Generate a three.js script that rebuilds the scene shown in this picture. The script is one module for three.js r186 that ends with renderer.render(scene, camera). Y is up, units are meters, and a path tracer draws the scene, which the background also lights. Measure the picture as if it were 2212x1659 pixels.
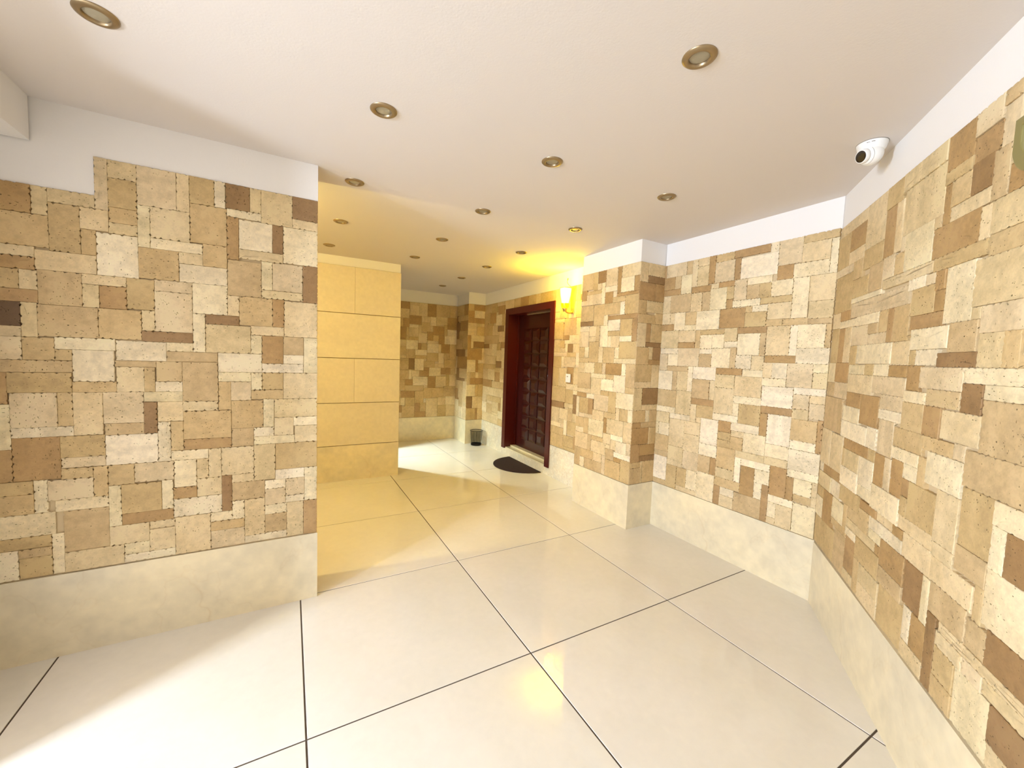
import * as THREE from 'three';
import { RectAreaLightUniformsLib } from 'three/addons/lights/RectAreaLightUniformsLib.js';
import { mergeGeometries } from 'three/addons/utils/BufferGeometryUtils.js';
import { RoundedBoxGeometry } from 'three/addons/geometries/RoundedBoxGeometry.js';

// ---------------------------------------------------------------- camera, lights, exposure
// plan axes: x to the right along the near wall, d (depth) away along the tile joints; three.js z = -d
const scene = new THREE.Scene();
scene.background = new THREE.Color(0x000000);
const camera = new THREE.PerspectiveCamera(87.871, 2212 / 1659, 0.02, 60);
camera.position.set(0.9472, 1.4763, 0.5891);
camera.up.set(0.00105, 0.99698, -0.07762);
camera.lookAt(0.9472 + 0.486654, 1.4763 - 0.068317, 0.5891 - 0.87092);
scene.add(camera);

const renderer = new THREE.WebGLRenderer({ antialias: true });
renderer.toneMapping = THREE.LinearToneMapping;
renderer.toneMappingExposure = 1.31;
renderer.shadowMap.enabled = true;
RectAreaLightUniformsLib.init();

const DAYLIGHT = new THREE.Color().setRGB(0.92, 1.09, 1.36);      // through the entrance glazing
const COOL = new THREE.Color().setRGB(0.85, 1.08, 1.1);         // through the slot window at the back
const AMBER = new THREE.Color().setRGB(1.0, 0.92, 0.012);         // the yellow glass lantern by the door
const WARM = new THREE.Color().setRGB(1.0, 1.1, 1.0);         // the paler lantern in the side passage
const DAY_POWER = 90, SLOT_POWER = 300, LANTERN_POWER = 0.45, UPLIGHT_POWER = 2.7, REAR_LANTERN_POWER = 3.5;
const FIT = { entrance: { x: -2.5, d: -0.04, y: 1.55, w: 0.4, h: 1.3 }, slot: { x: 1.5, d: 5.28, y: 1.35, w: 0.12, h: 0.5 } };
function windowLight(f, color, power, name) {
  const l = new THREE.RectAreaLight(color, power, f.w, f.h);
  l.name = name;
  l.position.set(f.x + 0.03, f.y, -f.d);
  scene.add(l);
  l.lookAt(f.x + 1, f.y, -f.d);
  return l;
}
windowLight(FIT.entrance, DAYLIGHT, DAY_POWER, 'entrance_daylight');
windowLight(FIT.slot, COOL, SLOT_POWER, 'slot_daylight');

// ---------------------------------------------------------------- helpers
function rng(seed) {
  let a = seed >>> 0;
  return () => { a = (a + 0x6d2b79f5) >>> 0; let t = a; t = Math.imul(t ^ (t >>> 15), t | 1); t ^= t + Math.imul(t ^ (t >>> 7), t | 61); return ((t ^ (t >>> 14)) >>> 0) / 4294967296; };
}
const taken = new Map();
function numbered(name) { const n = taken.get(name) || 0; taken.set(name, n + 1); return n ? `${name}_${String(n).padStart(3, '0')}` : name; }
function dress(m) { m.castShadow = true; m.receiveShadow = true; return m; }
function part(name, geo, mat, parent) { const m = dress(new THREE.Mesh(geo, mat)); m.name = name; parent.add(m); return m; }
function tag(o, label, category, group, kind) {
  o.userData.label = label; o.userData.category = category;
  if (group) o.userData.group = group;
  if (kind) o.userData.kind = kind;
  return o;
}
function base(name, x, y, d, turn = 0) { const g = new THREE.Group(); g.name = numbered(name); g.position.set(x, y, -d); g.rotation.y = turn; scene.add(g); return g; }
function box(x0, x1, y0, y1, d0, d1) { const g = new THREE.BoxGeometry(x1 - x0, y1 - y0, d1 - d0); g.translate((x0 + x1) / 2, (y0 + y1) / 2, -(d0 + d1) / 2); return g; }
function metreUV(geo, s = 1) {                                     // uv in metres by the way a face points
  const g = geo.index ? geo.toNonIndexed() : geo; if (geo.index) g.computeVertexNormals();
  const p = g.attributes.position, n = g.attributes.normal, uv = new Float32Array(p.count * 2);
  for (let i = 0; i < p.count; i++) {
    const ax = Math.abs(n.getX(i)), ay = Math.abs(n.getY(i)), az = Math.abs(n.getZ(i));
    const [u, v] = ay > ax && ay > az ? [p.getX(i), p.getZ(i)] : ax > az ? [p.getZ(i), p.getY(i)] : [p.getX(i), p.getY(i)];
    uv[2 * i] = u * s; uv[2 * i + 1] = v * s;
  }
  g.setAttribute('uv', new THREE.BufferAttribute(uv, 2));
  return g;
}

// ---------------------------------------------------------------- textures (grain, pits, veins)
function lattice(period, seed) { const r = rng(seed), a = new Float32Array(period * period); for (let i = 0; i < a.length; i++) a[i] = r(); return a; }
function fbm(size, start, octaves, seed, stretch = 1) {             // tileable value noise, 0..1
  const out = new Float32Array(size * size); let amp = 1, sum = 0;
  for (let o = 0; o < octaves; o++) {
    const p = start << o, q = Math.max(1, Math.round(p / stretch)), L = lattice(Math.max(p, q), seed + 31 * o), W = Math.max(p, q);
    for (let y = 0; y < size; y++) {
      const fy = (y / size) * p, y0 = Math.floor(fy), ty = fy - y0, sy = ty * ty * (3 - 2 * ty), ya = (y0 % p) * W, yb = ((y0 + 1) % p) * W;
      for (let x = 0; x < size; x++) {
        const fx = (x / size) * q, x0 = Math.floor(fx), tx = fx - x0, sx = tx * tx * (3 - 2 * tx), xa = x0 % q, xb = (x0 + 1) % q;
        out[y * size + x] += amp * ((L[ya + xa] * (1 - sx) + L[ya + xb] * sx) * (1 - sy) + (L[yb + xa] * (1 - sx) + L[yb + xb] * sx) * sy);
      }
    }
    sum += amp; amp *= 0.5;
  }
  for (let i = 0; i < out.length; i++) out[i] /= sum;
  return out;
}
function texture(size, rgb, srgb = true) {
  const d = new Uint8Array(size * size * 4);
  for (let i = 0; i < size * size; i++) { const c = rgb(i); for (let k = 0; k < 3; k++) d[4 * i + k] = Math.max(0, Math.min(255, Math.round(255 * c[k]))); d[4 * i + 3] = 255; }
  const t = new THREE.DataTexture(d, size, size);
  t.wrapS = t.wrapT = THREE.RepeatWrapping; t.magFilter = THREE.LinearFilter; t.minFilter = THREE.LinearMipmapLinearFilter; t.generateMipmaps = true;
  if (srgb) t.colorSpace = THREE.SRGBColorSpace;
  t.needsUpdate = true;
  return t;
}
const SZ = 1024;
function travertine(seed, banded) {                                // one repeat = 0.6 m
  const cloud = fbm(SZ, 4, 4, seed, banded ? 3 : 1), fine = fbm(SZ, 32, 4, seed + 7), grit = fbm(SZ, 128, 2, seed + 13);
  const where = fbm(SZ, 6, 2, seed + 17), h = new Float32Array(SZ * SZ).fill(1), r = rng(seed + 23);
  for (let k = 0; k < 900; k++) {                                   // open pores, elongated along the bedding
    const cx = Math.floor(r() * SZ), cy = Math.floor(r() * SZ); if (where[cy * SZ + cx] < 0.5 && r() < 0.8) continue;
    const a = 1.2 + r() * r() * 7, b = 0.9 + r() * r() * 2.6, dep = 0.35 + 0.6 * r(), R = Math.ceil(a + 2);
    for (let y = -R; y <= R; y++) for (let x = -R; x <= R; x++) {
      const i = ((cy + y + SZ) % SZ) * SZ + ((cx + x + SZ) % SZ), q = Math.hypot(x / a, y / b) + (grit[i] - 0.5) * 0.9;
      if (q < 1) h[i] = Math.min(h[i], 1 - dep * Math.min(1, (1 - q) * 2.5));
    }
  }
  const map = texture(SZ, (i) => {
    const t = 0.96 + (cloud[i] - 0.5) * (banded ? 0.34 : 0.2) + (fine[i] - 0.5) * 0.14 + (grit[i] - 0.5) * 0.06, p = 1 - (1 - h[i]) * 0.55;
    return [t * p, t * p * (0.985 + 0.03 * (cloud[i] - 0.5)), t * p * (0.98 + 0.12 * (cloud[i] - 0.5)) * (0.6 + 0.4 * p)];
  });
  const bump = texture(SZ, (i) => { const v = h[i] * 0.75 + fine[i] * 0.2 + grit[i] * 0.05; return [v, v, v]; }, false);
  return { map, bump };
}
const TRAV = [travertine(11, false), travertine(57, true)];
const marbleMap = (veins) => {                                             // cream marble with thin wandering veins, one repeat = 1.2 m
  const a = fbm(SZ, 3, 5, 301), b = fbm(SZ, 5, 5, 331), c = fbm(SZ, 24, 4, 377), p = fbm(SZ, 3, 3, 399);
  return texture(SZ, (i) => {
    const v = veins * (Math.pow(Math.max(0, 1 - Math.abs(a[i] - 0.5) * 26), 2) * Math.max(0, b[i] - 0.42) * 2.2 + Math.pow(Math.max(0, 1 - Math.abs(b[i] - 0.52) * 40), 2) * 0.25 + (veins > 1 ? Math.pow(Math.max(0, 1 - Math.abs(c[i] - 0.5) * 14), 2) * 0.35 : 0));
    const t = 0.955 + (p[i] - 0.5) * 0.12 + (c[i] - 0.5) * 0.1;
    return [t - v * 0.1, t * 0.995 - v * 0.16 - (p[i] - 0.5) * 0.02, t * 0.97 - v * 0.24 - (p[i] - 0.5) * 0.08];
  });
};
const marble = marbleMap(0.55), marbleVeined = marbleMap(1.6);
const cloudy = (() => { const a = fbm(512, 3, 5, 501), b = fbm(512, 48, 3, 533); return texture(512, (i) => { const t = 0.97 + (a[i] - 0.5) * 0.05 + (b[i] - 0.5) * 0.02; return [t, t, t * (0.99 + (a[i] - 0.5) * 0.03)]; }); })();
const veined = (() => { const a = fbm(512, 3, 4, 611, 4), b = fbm(512, 40, 3, 633); return texture(512, (i) => { const t = 0.96 + (a[i] - 0.5) * 0.07 + (b[i] - 0.5) * 0.05; return [t, t * (0.995 + (a[i] - 0.5) * 0.02), t * 0.98]; }); })();
const stipple = (() => { const a = fbm(512, 96, 3, 701); return texture(512, (i) => [a[i], a[i], a[i]], false); })();
const fibre = (() => { const a = fbm(512, 128, 2, 741); return texture(512, (i) => { const t = 0.7 + 0.6 * (a[i] - 0.5); return [t, t, t]; }); })();
const wire = (() => { const n = 256, c = 16; return texture(n, (i) => { const x = (i % n) % c, y = Math.floor(i / n) % c, v = x < 4 || y < 4 ? 1 : 0; return [v, v, v]; }, false); })();
function every(t, m) { const c = t.clone(); c.repeat.set(1 / m, 1 / m); c.needsUpdate = true; return c; }

// ---------------------------------------------------------------- materials
const std = (o) => new THREE.MeshStandardMaterial(o), phy = (o) => new THREE.MeshPhysicalMaterial(o);
const TONES = [0x6a5032, 0x9e7d51, 0xb99763, 0xd0b582, 0xe1cb9d, 0xeddcb2, 0xf6e6c0];
const STONE = TONES.map((hex, k) => [0, 1, 2, 3].map((v) => {
  const t = TRAV[v % 2], c = new THREE.Color(hex), f = [1, 0.96, 1.03, 0.98][v], g = [1, 0.99, 0.985, 1.0][v], b = [1, 0.94, 0.97, 1.05][v];
  c.setRGB(Math.min(0.95, c.r * f), Math.min(0.95, c.g * f * g), Math.min(0.95, c.b * f * b));
  return std({ color: c, map: every(t.map, 0.6), bumpMap: every(t.bump, 0.6), bumpScale: 0.004, roughness: k < 3 ? 0.62 : 0.72 });
}));
const STONE_SHARED = (() => { const m = [every(TRAV[0].map, 0.6), every(TRAV[1].map, 0.6)], b = [every(TRAV[0].bump, 0.6), every(TRAV[1].bump, 0.6)]; STONE.flat().forEach((s, i) => { s.map = m[i % 2]; s.bumpMap = b[i % 2]; }); return m; })();
const M = {
  mortar: std({ color: 0xd3bc94, roughness: 0.95 }),
  paint: std({ color: 0xefe9e2, roughness: 0.85, bumpMap: every(stipple, 0.5), bumpScale: 0.0002 }),
  ceiling: std({ color: 0xddd3ca, roughness: 0.9, bumpMap: every(stipple, 0.5), bumpScale: 0.0002 }),
  marble: phy({ color: 0xf5e6c6, map: every(marble, 1.2), roughness: 0.3, clearcoat: 0.25, clearcoatRoughness: 0.15 }),
  veinmarble: phy({ color: 0xf6ead6, map: every(marbleVeined, 0.7), roughness: 0.3, clearcoat: 0.25, clearcoatRoughness: 0.15 }),
  tile: phy({ color: 0xf6eee1, map: every(cloudy, 1.3), roughness: 0.02, ior: 1.5 }),
  shell: std({ color: 0xd8cfc2, map: every(TRAV[0].map, 0.6), roughness: 0.8 }),
  grout: std({ color: 0x574839, roughness: 0.9 }),
  limestone: std({ color: 0xf2e4c8, map: every(veined, 1.1), roughness: 0.55 }),
  joint: std({ color: 0xb9975c, roughness: 0.9 }),
  nickel: std({ color: 0x9f8a69, metalness: 0.75, roughness: 0.36 }),
  lens: phy({ color: 0x9f947c, roughness: 0.45, clearcoat: 0.6, clearcoatRoughness: 0.1 }),
  wood: phy({ color: 0x4e0f09, roughness: 0.4, specularIntensity: 0.6, clearcoat: 0.25, clearcoatRoughness: 0.18 }),
  darkwood: phy({ color: 0x3a0906, roughness: 0.4, specularIntensity: 0.4, clearcoat: 0.55, clearcoatRoughness: 0.08 }),
  white: phy({ color: 0xf1ece3, roughness: 0.35, clearcoat: 0.3, clearcoatRoughness: 0.2 }),
  black: phy({ color: 0x1a1411, roughness: 0.2, clearcoat: 0.8, clearcoatRoughness: 0.05 }),
  slit: std({ color: 0x8d8272, roughness: 0.8 }),
  steel: std({ color: 0xcfc9bf, metalness: 0.9, roughness: 0.25 }),
  mat: std({ color: 0x56362a, map: every(fibre, 0.12), bumpMap: every(fibre, 0.12), bumpScale: 0.004, roughness: 1 }),
  mesh: std({ color: 0x17120e, roughness: 0.5, metalness: 0.5, alphaMap: every(wire, 0.05), alphaTest: 0.5, side: THREE.DoubleSide }),
  rim: std({ color: 0x15100d, roughness: 0.4, metalness: 0.6 }),
  brass: std({ color: 0xc9a65a, metalness: 0.6, roughness: 0.4 }),
  copper: std({ color: 0x7a4a28, metalness: 0.8, roughness: 0.4 }),
  clearglass: phy({ color: 0xfff4cf, roughness: 0.2, transmission: 0.95, thickness: 0, side: THREE.DoubleSide }),
  amber: phy({ color: 0xf0c830, roughness: 0.25, transmission: 0.8, thickness: 0, side: THREE.DoubleSide }),
  olive: phy({ color: 0x857a44, roughness: 0.35, clearcoat: 0.4, clearcoatRoughness: 0.2 }),
  glow: std({ color: 0xfff2d0, emissive: new THREE.Color().setRGB(1.0, 0.85, 0.14), emissiveIntensity: 13, roughness: 0.5 }),
  frost: std({ color: 0xf6f3ea, roughness: 0.4 }),
  pane: std({ color: 0xf4f6f6, emissive: DAYLIGHT, emissiveIntensity: 6, roughness: 0.4 }),
  slotpane: std({ color: 0xf4f6f6, emissive: COOL, emissiveIntensity: 6, roughness: 0.4 }),
};

// ---------------------------------------------------------------- stone walls
// each stone: left edge, width, lower edge, height in half centimetres, tone 0 (dark brown) to 6 (near white)
const STONES_LEFT = { u0: -0.32, v0: 0.4, list: [
  36,23,323,24,2, 59,10,323,24,4, 69,30,335,12,4, 69,20,293,42,3, 35,34,295,28,3, 99,9,335,46,4, 108,20,365,16,4, 108,20,339,26,3, 128,29,345,36,4, 
  157,10,345,36,4, 167,20,355,26,3, 187,9,355,26,5, 196,21,356,25,1, 217,10,356,25,4, 227,29,347,34,4, 256,25,357,24,1, 89,19,316,19,4, 
  108,20,325,14,3, 108,20,315,10,4, 89,10,293,23,3, 99,29,276,39,6, 128,9,306,39,5, 137,30,316,29,4, 167,30,317,38,3, 197,30,348,8,5, 197,10,305,43,2, 
  207,30,317,30,6, 237,10,317,30,1, 256,25,347,10,4, 247,34,308,39,5, 33,27,286,9,4, 33,27,275,11,2, 60,39,276,17,4, 137,40,306,10,5, 128,30,277,29,3, 
  158,19,295,11,4, 177,20,295,22,3, 207,40,307,10,4, 197,30,268,37,3, 227,10,277,30,5, 237,29,277,30,4, 266,15,267,41,1, 158,39,277,18,5, 
  33,17,258,17,3, 50,11,258,17,4, 61,28,246,30,3, 33,28,247,11,2, 33,17,226,21,0, 50,10,217,30,4, 89,30,267,9,4, 89,11,246,21,4, 100,19,246,21,2, 
  119,20,247,29,3, 139,29,266,11,4, 139,29,227,39,4, 168,29,247,30,5, 227,39,268,9,4, 197,10,247,21,4, 207,30,238,30,3, 237,11,238,30,2, 
  248,33,228,39,4, 60,39,218,28,3, 99,30,218,28,3, 129,10,227,20,4, 129,39,217,10,1, 168,10,208,39,5, 178,29,237,10,1, 178,39,208,29,4, 
  217,31,228,10,4, 217,10,208,20,5, 227,20,198,30,2, 247,20,208,20,3, 267,14,188,40,5, 247,20,198,10,5, 32,18,217,9,4, 32,18,197,20,4, 50,20,197,20,3, 
  70,40,207,11,5, 70,11,197,10,3, 30,51,186,11,3, 81,28,178,29,5, 110,37,198,19,5, 147,21,208,9,5, 147,41,198,10,3, 188,39,188,20,5, 227,40,188,10,6, 
  109,30,192,6,3, 139,20,178,20,3, 188,29,178,10,5, 217,10,169,19,5, 227,20,169,19,3, 247,34,159,29,4, 40,40,168,18,3, 80,30,168,10,3, 110,20,168,24,4, 
  130,8,168,24,3, 138,21,168,10,5, 159,29,158,40,3, 188,11,148,30,3, 199,18,158,20,4, 217,30,159,10,3, 30,10,158,28,2, 30,11,118,40,5, 41,29,137,31,4, 
  70,10,137,31,3, 80,20,128,40,4, 100,29,138,30,4, 129,30,158,10,5, 129,10,127,31,1, 139,20,138,20,4, 159,29,148,10,4, 159,40,119,29,3, 
  199,29,128,30,3, 228,10,128,31,5, 238,43,138,21,4, 41,39,128,9,5, 41,30,89,39,2, 71,30,108,20,3, 101,28,127,11,3, 101,38,98,29,6, 139,10,98,40,5, 
  149,10,108,30,3, 159,40,108,11,2, 199,20,108,20,3, 219,19,118,10,5, 238,19,118,20,4, 257,24,128,10,5, 219,39,109,9,5, 258,23,109,19,4, 28,13,89,29,2, 
  71,30,98,10,4, 71,21,88,10,3, 92,10,69,29,3, 102,19,78,20,3, 121,30,79,19,4, 149,30,98,10,5, 179,11,77,31,4, 190,29,78,30,4, 219,20,69,40,4, 
  239,42,79,30,3, 151,18,70,28,5, 169,10,77,21,4, 169,21,58,19,4, 190,9,39,39,1, 199,20,69,9,4, 239,29,68,11,6, 268,13,40,39,5, 27,26,77,12,3, 
  53,9,59,30,5, 62,30,69,19,4, 66,36,58,11,5, 27,26,59,18,3, 102,9,38,40,5, 111,30,49,29,3, 141,9,49,30,5, 150,19,58,12,2, 150,40,39,19,5, 
  199,30,49,20,3, 229,20,58,10,6, 229,20,40,18,4, 249,19,48,20,4, 249,19,40,8,5, 229,21,29,11,5, 199,11,29,20,5, 210,19,8,41,4, 229,21,8,21,3, 
  250,17,0,40,4, 267,14,0,40,2, 27,39,38,21,5, 71,31,19,39,3, 111,39,38,11,2, 102,29,19,19,4, 131,20,30,8,4, 151,29,0,39,4, 180,19,29,10,5, 
  180,30,19,10,3, 180,30,0,19,4, 210,40,0,8,5, 25,38,27,11,3, 63,8,0,38,5, 25,17,0,27,5, 42,21,0,19,3, 42,21,19,8,3, 71,41,0,19,4, 112,19,8,11,5, 
  131,20,8,22,4, 112,39,0,8,5, 0,35,295,40,4, 0,33,246,20,5, 0,32,211,11,4, 0,30,140,18,2, 0,30,158,40,2, 0,28,104,25,3, 0,27,63,15,5, 0,25,0,40,4, 
  0,33,266,29,4, 0,32,222,24,2, 0,27,78,26,3, 0,27,40,23,4, 0,36,335,12,4, 0,32,198,13,4, 0,30,129,11,4, 
] };
const STONES_RIGHT = { u0: 0, v0: 0.4, list: [
  0,4,361,22,2, 4,40,361,22,4, 44,11,361,22,3, 55,10,339,44,4, 65,20,339,31,4, 65,20,370,13,4, 0,23,340,21,2, 23,12,340,21,3, 35,20,330,31,5, 
  0,35,330,10,2, 85,11,340,43,2, 56,34,329,10,2, 96,29,371,12,3, 96,31,340,31,4, 90,13,332,8,4, 103,25,332,8,2, 127,9,340,32,2, 125,51,372,11,2, 
  136,51,340,30,6, 147,34,330,10,5, 176,11,370,13,5, 187,29,350,33,4, 216,31,349,24,4, 216,39,373,10,3, 247,8,331,42,5, 187,20,331,19,2, 
  207,40,331,18,5, 208,19,279,52,5, 227,28,299,32,4, 228,27,277,22,4, 181,27,310,21,5, 165,16,310,20,3, 147,18,310,20,3, 128,19,310,30,4, 
  117,11,313,19,3, 117,10,299,14,2, 90,27,299,33,5, 76,14,299,30,3, 56,20,299,30,4, 0,16,300,30,4, 16,40,300,30,3, 127,40,300,10,6, 167,41,301,9,3, 
  157,21,291,9,6, 178,30,279,22,4, 177,21,270,9,3, 147,30,270,21,3, 147,10,291,9,3, 108,39,270,29,2, 68,40,269,30,6, 47,21,278,21,3, 47,21,269,9,5, 
  26,21,270,30,5, 0,17,281,19,4, 17,9,281,19,4, 0,26,270,11,2, 198,30,270,9,3, 228,27,270,7,3, 77,41,261,8,3, 118,20,250,20,4, 118,21,241,9,5, 
  138,41,261,9,2, 0,36,240,30,4, 36,32,250,19,4, 68,9,240,29,3, 36,32,240,10,2, 77,21,239,22,5, 98,20,240,21,5, 139,32,230,31,5, 171,8,229,32,3, 
  179,30,230,40,4, 209,9,230,40,6, 218,31,240,30,5, 249,6,240,30,3, 179,39,220,10,2, 218,37,220,20,5, 0,37,230,10,5, 0,17,201,29,4, 17,20,210,20,5, 
  37,40,210,30,4, 77,22,231,8,5, 77,22,210,21,3, 99,30,210,30,5, 129,9,210,31,3, 138,23,210,20,5, 161,17,209,20,4, 17,42,201,9,3, 108,41,200,10,2, 
  0,29,168,33,5, 29,9,168,33,3, 38,21,169,32,4, 59,9,169,41,6, 68,40,190,20,6, 149,29,199,10,5, 178,12,199,21,4, 190,19,199,21,5, 209,30,189,31,4, 
  239,16,209,11,5, 239,16,189,20,4, 108,31,180,20,4, 139,39,170,29,4, 178,31,188,11,5, 179,40,160,28,6, 219,36,180,9,6, 219,19,161,19,4, 
  238,17,170,10,4, 238,17,150,20,4, 219,19,148,13,4, 68,31,159,31,3, 99,9,159,31,4, 0,39,139,29,3, 39,29,129,40,4, 0,39,129,10,5, 68,40,149,10,2, 
  68,11,120,29,4, 79,29,129,20,3, 108,31,140,40,4, 139,40,159,11,6, 139,9,140,19,5, 148,31,130,29,3, 179,40,150,10,2, 179,10,118,32,2, 189,30,109,41,6, 
  219,30,120,28,3, 249,6,108,42,2, 28,40,120,9,5, 0,28,110,19,4, 108,40,130,10,6, 7,22,88,22,5, 0,7,88,22,4, 29,30,73,47,4, 59,29,99,21,4, 
  59,29,70,29,4, 88,30,89,40,6, 88,31,70,19,6, 118,20,113,17,2, 118,21,101,12,3, 138,41,118,12,5, 118,21,90,11,3, 139,19,109,9,4, 139,19,90,19,3, 
  158,31,90,28,5, 219,30,108,12,6, 219,36,81,27,5, 0,29,60,28,3, 0,29,50,10,3, 29,30,49,24,4, 0,28,9,41,6, 59,29,40,30,4, 28,31,39,10,4, 88,21,43,27,3, 
  109,10,43,27,2, 119,29,58,32,3, 148,41,80,10,4, 189,30,91,18,5, 189,30,80,11,4, 157,41,70,10,6, 148,9,43,37,6, 219,36,71,10,6, 198,21,40,40,2, 
  178,20,51,19,5, 158,20,28,42,2, 119,29,43,15,4, 118,40,29,14,3, 28,21,0,39,3, 49,19,8,31,3, 0,28,0,9,3, 68,20,8,32,5, 49,39,0,8,4, 88,30,0,43,5, 
  118,10,0,29,2, 128,22,17,12,5, 128,22,0,17,4, 150,39,0,28,3, 178,11,28,23,6, 189,9,0,51,2, 198,31,30,10,6, 198,11,9,21,5, 209,20,0,30,4, 
  219,9,40,31,2, 228,21,50,21,5, 228,21,40,10,3, 249,6,39,32,4, 229,26,0,39,5, 198,11,0,9,4, 79,9,120,9,4, 
] };
const STONES_PILLAR_FRONT = { u0: 0, v0: 0.4, list: [
  0,35,351,32,3, 35,13,348,35,3, 48,22,360,23,1, 70,30,351,32,4, 100,10,336,47,2, 110,43,361,22,4, 110,31,336,25,6, 141,12,336,25,2, 100,53,330,6,2, 
  0,17,331,20,2, 17,42,341,7,3, 17,42,321,20,4, 59,10,320,40,5, 48,11,348,12,4, 69,31,341,10,5, 90,10,330,11,5, 69,21,320,21,2, 90,31,320,10,3, 
  69,41,299,21,3, 110,11,297,23,6, 121,32,297,33,3, 0,17,321,10,4, 0,26,290,31,3, 26,13,290,31,3, 39,30,280,40,3, 69,11,280,19,5, 80,73,289,8,2, 
  0,39,281,9,1, 81,31,269,20,6, 112,29,259,30,3, 141,12,249,40,2, 0,29,270,11,5, 29,20,260,20,4, 49,11,250,30,3, 60,21,240,40,6, 81,9,239,21,5, 
  81,31,260,9,3, 90,22,239,21,4, 112,29,249,10,6, 0,28,240,30,4, 28,21,250,10,4, 30,29,210,40,3, 0,18,219,21,3, 18,12,219,21,5, 0,30,209,10,3, 
  59,12,210,30,4, 71,30,210,29,3, 112,41,219,30,3, 101,11,219,20,5, 101,52,210,9,5, 0,20,189,20,4, 20,29,189,20,5, 49,22,189,21,3, 71,9,189,21,4, 
  80,42,189,21,2, 122,10,189,21,6, 0,40,158,31,3, 40,41,180,9,5, 81,22,180,9,3, 103,29,158,31,5, 70,33,158,22,6, 41,29,149,31,4, 0,41,149,9,4, 
  132,21,169,41,3, 132,21,158,11,3, 0,30,140,9,2, 30,22,139,10,5, 52,40,119,30,4, 92,20,119,39,3, 70,22,149,9,3, 112,41,130,28,5, 0,8,99,41,5, 
  8,28,108,31,3, 36,14,108,31,2, 8,42,100,8,4, 50,32,100,19,4, 40,42,69,31,5, 82,31,108,11,3, 82,9,79,29,2, 113,9,108,22,4, 122,21,108,22,3, 
  143,10,108,22,6, 91,42,80,28,4, 0,25,79,20,3, 25,15,69,31,3, 0,25,68,11,5, 0,39,37,31,4, 39,11,37,32,3, 50,33,60,9,3, 83,20,60,19,4, 103,30,70,10,6, 
  133,20,72,36,4, 50,41,37,23,4, 117,26,50,20,5, 143,10,50,22,4, 91,22,32,20,3, 113,40,40,10,6, 0,19,0,37,3, 19,39,20,17,3, 19,13,0,20,5, 32,50,0,20,3, 
  82,9,0,37,4, 91,40,0,32,3, 131,22,0,40,3, 58,24,20,17,4, 103,14,52,18,4, 113,18,32,8,2, 91,12,52,8,4, 
] };
const STONES_PILLAR_SIDE = { u0: 0, v0: 0.4, list: [
  0,19,350,33,4, 19,41,362,21,4, 19,41,350,12,1, 0,39,320,30,2, 39,21,320,30,2, 20,40,300,20,4, 0,20,296,24,3, 0,41,281,15,3, 41,19,281,19,3, 
  0,21,240,41,4, 21,11,249,32,2, 32,28,249,32,3, 21,39,241,8,1, 0,30,210,30,3, 30,10,219,22,4, 40,20,219,22,1, 30,30,210,9,2, 0,40,180,30,3, 
  40,20,169,41,4, 0,40,169,11,4, 0,20,130,39,4, 20,40,140,29,1, 20,40,130,10,4, 0,31,109,21,3, 31,10,109,21,5, 41,19,109,21,3, 0,22,99,10,2, 
  22,38,99,10,3, 0,42,70,29,2, 42,18,69,30,3, 0,22,38,32,2, 22,38,49,20,2, 22,38,39,10,1, 0,26,28,10,3, 0,26,0,28,3, 26,5,0,39,4, 31,29,0,39,3, 
] };
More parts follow.
